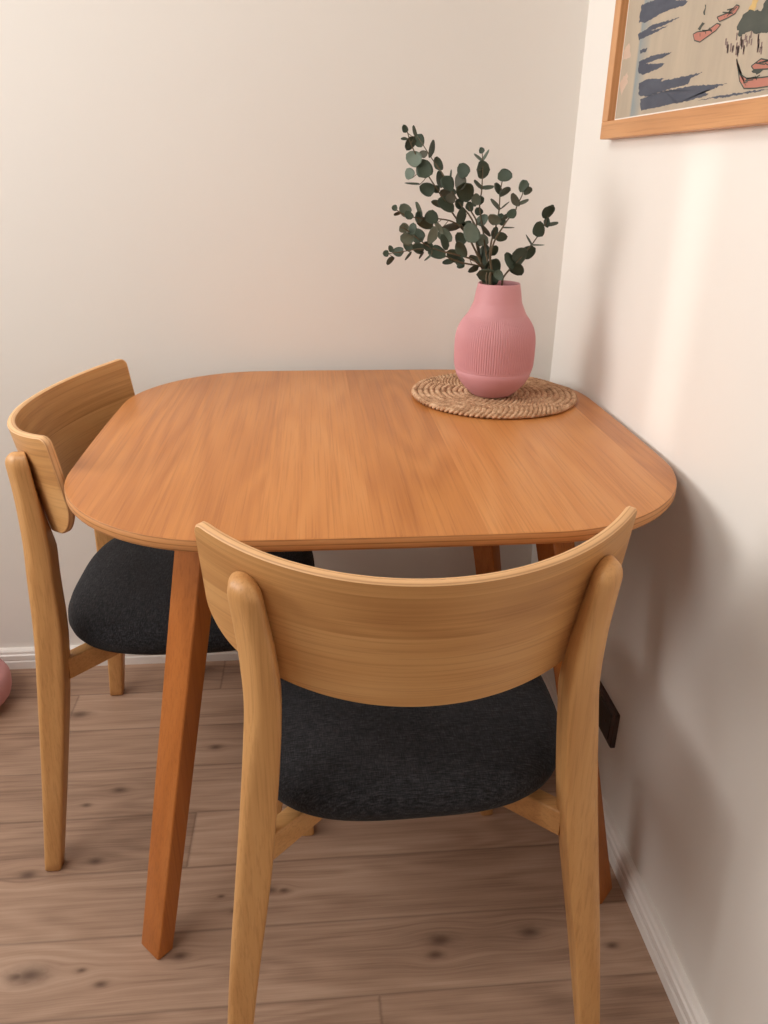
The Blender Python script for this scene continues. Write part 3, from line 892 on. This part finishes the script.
ART = {'blue': [[(1.3433, 1.3609), (1.2704, 1.3579), (1.1759, 1.3376), (1.1823, 1.335), (1.254, 1.3373), (1.3236, 1.3341), (1.3444, 1.3388)], [(1.343, 1.3224), (1.2844, 1.3268), (1.1963, 1.3225), (1.2391, 1.3201), (1.2907, 1.3199), (1.2298, 1.3173), (1.28, 1.3153), (1.3347, 1.3131)], [(1.3244, 1.2988), (1.2961, 1.2986), (1.299, 1.2942), (1.3224, 1.2937)], [(1.3235, 1.284), (1.2686, 1.2858), (1.204, 1.2821), (1.2312, 1.2784), (1.3021, 1.2778), (1.224, 1.2706), (1.2351, 1.2665), (1.2965, 1.2632), (1.317, 1.2669)], [(1.3117, 1.2531), (1.275, 1.2557), (1.2164, 1.2508), (1.228, 1.2482), (1.1556, 1.2474), (1.0979, 1.2467), (1.1314, 1.2423), (1.1362, 1.2361), (1.19, 1.2356), (1.2704, 1.2316), (1.3051, 1.2359)], [(1.2982, 1.2303), (1.2226, 1.2343), (1.1279, 1.2333), (1.0263, 1.2277), (1.0625, 1.2242), (1.0888, 1.2235), (1.067, 1.219), (1.1139, 1.2161), (1.2068, 1.2153), (1.2871, 1.2139)], [(1.0991, 1.2144), (1.0215, 1.2155), (0.9273, 1.2137), (0.9267, 1.2122), (1.0204, 1.2128)]], 'red': [[(1.1434, 1.2951), (1.1312, 1.2962), (1.103, 1.2936), (1.0789, 1.298), (1.0684, 1.2952), (1.0789, 1.2902), (1.1002, 1.2865), (1.1191, 1.283), (1.136, 1.2871)], [(1.0816, 1.305), (1.0511, 1.3053), (1.0356, 1.3103), (1.0277, 1.3078), (1.035, 1.3016), (1.0548, 1.2996), (1.073, 1.299)], [(1.0124, 1.2521), (1.0001, 1.2356), (0.9806, 1.2287), (0.9529, 1.2266), (0.9222, 1.2256), (0.9183, 1.2158), (0.9541, 1.2164), (0.9819, 1.2183), (0.9958, 1.2276)], [(0.9744, 1.2405), (0.9554, 1.2457), (0.9281, 1.2403), (0.9252, 1.2329), (0.9672, 1.2361)]], 'dark': [[(1.0261, 1.2866), (1.0163, 1.2974), (1.0037, 1.3003), (0.975, 1.2945), (0.9686, 1.3039), (0.9322, 1.2977), (0.9264, 1.2835), (0.9504, 1.271), (0.9764, 1.2723), (0.9892, 1.2776), (1.0159, 1.2752)], [(1.1209, 1.3137), (1.122, 1.3251), (1.1182, 1.3239), (1.1164, 1.3124)], [(0.9723, 1.2353), (0.9573, 1.2375), (0.9455, 1.2338), (0.9597, 1.2304)], [(1.1323, 1.2991), (1.1211, 1.3056), (1.1134, 1.3031), (1.1244, 1.2966)], [(0.9416, 1.2858), (0.9136, 1.2859), (0.8852, 1.2598), (0.9149, 1.2548)]], 'yellow': [[(1.0186, 1.2892), (1.0047, 1.3028), (0.9991, 1.3091), (0.985, 1.3067), (0.994, 1.2963), (1.0033, 1.2857)], [(0.9732, 1.2837), (0.9573, 1.2882), (0.9406, 1.2834), (0.9567, 1.2742)]], 'seal': [[(1.4036, 1.3067), (1.3753, 1.3151), (1.3619, 1.2933), (1.3932, 1.2935)], [(1.3971, 1.2607), (1.3652, 1.275), (1.3598, 1.2608), (1.3812, 1.2417)]], 'dash': [[(0.9639, 1.2583), (0.9608, 1.2584), (0.9605, 1.2524), (0.9632, 1.2528)], [(1.0415, 1.27), (1.0379, 1.2701), (1.0366, 1.2607), (1.0397, 1.2611)], [(0.9925, 1.2729), (0.9892, 1.2729), (0.9881, 1.2646), (0.9909, 1.2649)], [(0.9959, 1.2686), (0.9927, 1.2687), (0.9923, 1.2622), (0.9951, 1.2625)], [(1.0129, 1.2741), (1.0095, 1.2742), (1.0082, 1.2652), (1.0111, 1.2655)], [(0.9607, 1.2579), (0.9576, 1.258), (0.9565, 1.2501), (0.9592, 1.2504)], [(1.0125, 1.2763), (1.0091, 1.2763), (1.009, 1.2702), (1.0119, 1.2706)], [(1.0497, 1.2778), (1.0461, 1.2778), (1.0455, 1.2702), (1.0487, 1.2707)], [(1.0138, 1.2655), (1.0104, 1.2656), (1.0094, 1.2574), (1.0124, 1.2577)], [(1.0025, 1.2754), (0.9992, 1.2755), (0.999, 1.2695), (1.0019, 1.2699)], [(1.0243, 1.2802), (1.0209, 1.2802), (1.0199, 1.272), (1.0229, 1.2724)], [(0.9623, 1.2627), (0.9593, 1.2628), (0.9587, 1.2563), (0.9614, 1.2567)], [(0.9701, 1.2617), (0.967, 1.2617), (0.9656, 1.253), (0.9683, 1.2533)], [(0.9692, 1.2621), (0.9661, 1.2622), (0.9646, 1.2532), (0.9674, 1.2536)], [(1.0155, 1.2642), (1.0121, 1.2643), (1.0103, 1.2542), (1.0133, 1.2545)], [(1.0349, 1.2707), (1.0314, 1.2707), (1.0301, 1.2615), (1.0332, 1.2619)], [(1.0091, 1.2712), (1.0058, 1.2713), (1.0048, 1.2633), (1.0078, 1.2637)], [(0.9696, 1.2665), (0.9665, 1.2666), (0.9649, 1.2575), (0.9677, 1.2578)], [(1.0162, 1.266), (1.0128, 1.2661), (1.0111, 1.2562), (1.0142, 1.2566)], [(1.0089, 1.2706), (1.0055, 1.2706), (1.0039, 1.2608), (1.0068, 1.2612)], [(0.9866, 1.269), (0.9834, 1.2691), (0.9828, 1.2623), (0.9856, 1.2627)], [(1.0202, 1.2697), (1.0168, 1.2698), (1.0164, 1.263), (1.0194, 1.2634)], [(0.9726, 1.2708), (0.9695, 1.2709), (0.9678, 1.2615), (0.9706, 1.2618)], [(1.0197, 1.2651), (1.0162, 1.2652), (1.0149, 1.2561), (1.018, 1.2565)], [(1.0054, 1.271), (1.0021, 1.271), (1.0008, 1.2624), (1.0038, 1.2627)], [(0.9995, 1.2737), (0.9963, 1.2738), (0.9958, 1.267), (0.9987, 1.2674)], [(1.0017, 1.2633), (0.9984, 1.2634), (0.9972, 1.2548), (1.0001, 1.2551)], [(1.0425, 1.2704), (1.0389, 1.2705), (1.0376, 1.2612), (1.0408, 1.2616)], [(0.9732, 1.2722), (0.9701, 1.2722), (0.9687, 1.2635), (0.9714, 1.2639)], [(1.0453, 1.2738), (1.0417, 1.2739), (1.0412, 1.2665), (1.0444, 1.2669)], [(1.0279, 1.2676), (1.0244, 1.2677), (1.0241, 1.2611), (1.0272, 1.2615)], [(1.0014, 1.2646), (0.9981, 1.2647), (0.9975, 1.2577), (1.0004, 1.2581)], [(1.0293, 1.2677), (1.0259, 1.2678), (1.025, 1.2598), (1.0281, 1.2602)], [(0.9904, 1.2773), (0.9872, 1.2773), (0.9864, 1.27), (0.9893, 1.2704)]]}
def ink(name, a, b, rough=.75):
    t = NT(name); co = t.n('ShaderNodeTexCoord').outputs['Object']
    n = t.noise(t.mapping(co, (1, 14, 40)), 1, 4, .6)
    return t.out(t.mix(n, lin(*a), lin(*b)), rough, .3)
def paper():
    t = NT('print_paper'); co = t.n('ShaderNodeTexCoord').outputs['Object']
    sx = t.n('ShaderNodeSeparateXYZ'); t.l(co, sx.inputs[0])
    n = t.noise(t.mapping(co, (1, 30, 8)), 1, 4, .6)
    base = t.mix(n, lin(160, 148, 132), lin(190, 174, 152))
    # printed blue band along the left margin of the picture
    yy = t.math('ADD', sx.outputs[1], PB.y)
    w1 = t.math('MULTIPLY', t.noise(t.mapping(co, (1, 20, 30)), 1, 3), .03)
    g = t.ramp(t.math('ADD', yy, w1), [(.0, grey(0)), (1, grey(1))])
    band = t.math('MULTIPLY', t.math('SMOOTH_MIN', 1.0, t.math('MAXIMUM', 0.0, t.math('MULTIPLY', t.math('SUBTRACT', t.math('ADD', yy, w1), 1.300), 22.0)), .1),
                  t.math('MAXIMUM', 0.0, t.math('MINIMUM', 1.0, t.math('MULTIPLY', t.math('SUBTRACT', 1.336, yy), 120.0))))
    col = t.mix(t.math('MULTIPLY', band, .75, clamp=True), base, lin(118, 138, 146))
    return t.out(col, .7, .3)
ARTM = {'blue': ink('print_ink_slate_blue', (62, 64, 76), (94, 98, 108)), 'red': ink('print_ink_faded_red', (160, 96, 84), (190, 134, 116)), 'dark': ink('print_ink_dark_green', (52, 58, 56), (92, 94, 84)),
        'yellow': ink('print_ink_ochre', (190, 156, 96), (206, 176, 120)), 'seal': ink('print_ink_pale_red', (190, 160, 142), (206, 184, 162)), 'dash': ink('print_ink_grey', (110, 92, 88), (140, 120, 112))}
def jag(p, seed):
    # ragged, brushed outline: long edges get small notches drawn out sideways
    r = random.Random(seed); out = []
    for a, bq in zip(p, p[1:]+p[:1]):
        L = math.hypot(a[0]-bq[0], a[1]-bq[1]); k = max(1, int(L/.0035))
        for i in range(k):
            t = i/k
            e = 0 if i == 0 else 1
            out.append((a[0]+(bq[0]-a[0])*t + e*r.uniform(-.0032, .0032), a[1]+(bq[1]-a[1])*t + e*r.uniform(-.0009, .0009)))
    return out
def build_print():
    b = MB(); mats = [paper()]
    z0, z1 = FZ0+FW+.0035, FZ1-FW-.0035; y0, y1 = FY0+FW+.0035, FY1-FW-.0035
    b.box(.5118-PB.x, .5126-PB.x, y0-PB.y, y1-PB.y, z0-PB.z, z1-PB.z, 0)
    k = 0
    for name in ('seal', 'blue', 'dash', 'yellow', 'dark', 'red'):
        mats.append(ARTM[name]); k += 1
        polys = list(ART[name])
        # the upper part of the sheet, above what the photograph shows: more of the same shapes
        extra = []
        for dy, dz in ((.0, .20), (.05, .39), (-.02, .54)):
            for p in polys: extra.append([(y+dy, z+dz) for y, z in p])
        for p in polys + (extra if name != 'seal' else []):
            p = [(max(y0+.001, min(y1-.001, y)), max(z0+.001, min(z1-.001, z))) for y, z in p]
            if max(a for _, a in p)-min(a for _, a in p) < .003 or max(a for a, _ in p)-min(a for a, _ in p) < .002: continue
            if name != 'dash': p = jag(p, len(b.v))
            xf = .5118-.00006*k
            b.add([(xf-PB.x, y-PB.y, z-PB.z) for y, z in p], [tuple(range(len(p)))], k)
    # ink contours and deck strokes of the little boats
    rr = random.Random(5)
    for dy, dz in ((0, 0), (.0, .20), (.05, .39), (-.02, .54)):
        for p in ART['red']:
            p = [(max(y0+.002, min(y1-.002, y+dy)), max(z0+.002, min(z1-.002, z+dz))) for y, z in p]
            cy_ = sum(a for a, _ in p)/len(p); cz_ = sum(a for _, a in p)/len(p)
            st = list(zip(p, p[1:]+p[:1])) + [((cy_+rr.uniform(-.018, .018), cz_+rr.uniform(-.003, .004)), (cy_+rr.uniform(-.018, .018), cz_+rr.uniform(-.003, .005))) for _ in range(5)]
            for a, e in st:
                L = math.hypot(a[0]-e[0], a[1]-e[1])
                if L < .001: continue
                ny, nz = -(e[1]-a[1])/L*.0007, (e[0]-a[0])/L*.0007
                b.add([(.5113-PB.x, q_[0]-PB.y, q_[1]-PB.z) for q_ in ((a[0]-ny, a[1]-nz), (e[0]-ny, e[1]-nz), (e[0]+ny, e[1]+nz), (a[0]+ny, a[1]+nz))], [(0, 1, 2, 3)], 5)
    b.build('print', mats, pf, False)
build_print()

# ------------------------------------------------------------------ small things
def rounded_plate(mb, x0, x1, y0, y1, z0, z1, r, mi=0):
    rings = []
    for x, ins in ((x1, 0), (x0+.0018, 0), (x0, .0018)):
        rings.append([Vector((x, p.x, p.y)) for p in poly_round([(y0+ins, z0+ins), (y1-ins, z0+ins), (y1-ins, z1-ins), (y0+ins, z1-ins)], r)])
    mb.loft(rings, mi)
sk = thing('wall_socket', 'dark brown wall socket low on the right wall behind the front chair', 'socket', (XR, 1.115, .215))
SB = Vector(sk.location)
b = MB(); rounded_plate(b, -.009, 0, -.077, .077, -.037, .037, .003); b.build('face_plate', M['socket'], sk, True, 30)
for c in (-.036, .036):
    b = MB(); rounded_plate(b, -.0105, -.0085, c-.029, c+.029, -.029, .029, .003)
    ins = b.build('socket_insert', M['socket_in'], sk, True, 30)
    h = MB()
    for s in (-1, 1): h.tube([(-.0100, c+s*.0095, 0), (-.0109, c+s*.0095, 0)], .0026, 10)
    ho = h.build('pin_hole', M['socket'], None, True); ho.parent = ins

def pouf():
    rings = []
    N = 48; R = .10; H = .105
    for i in range(15):
        a = -PI/2 + PI*i/14
        r = R*(math.cos(a)**.55 if math.cos(a) > 1e-6 else .02); z = H/2+H/2*math.copysign(abs(math.sin(a))**.8, math.sin(a))
        rings.append([((max(r, .01)*(1+.006*math.cos(12*2*PI*j/N)*math.cos(a)))*math.cos(2*PI*j/N), (max(r, .01)*(1+.006*math.cos(12*2*PI*j/N)*math.cos(a)))*math.sin(2*PI*j/N), z) for j in range(N)])
    b = MB(); b.loft(rings)
    o = b.build('floor_cushion', M['pouf'], None); o.location = (-.805, 1.475, 0)
    tag(o, 'small pale pink rounded cushion on the floor at the left edge of the picture', 'cushion')
pouf()
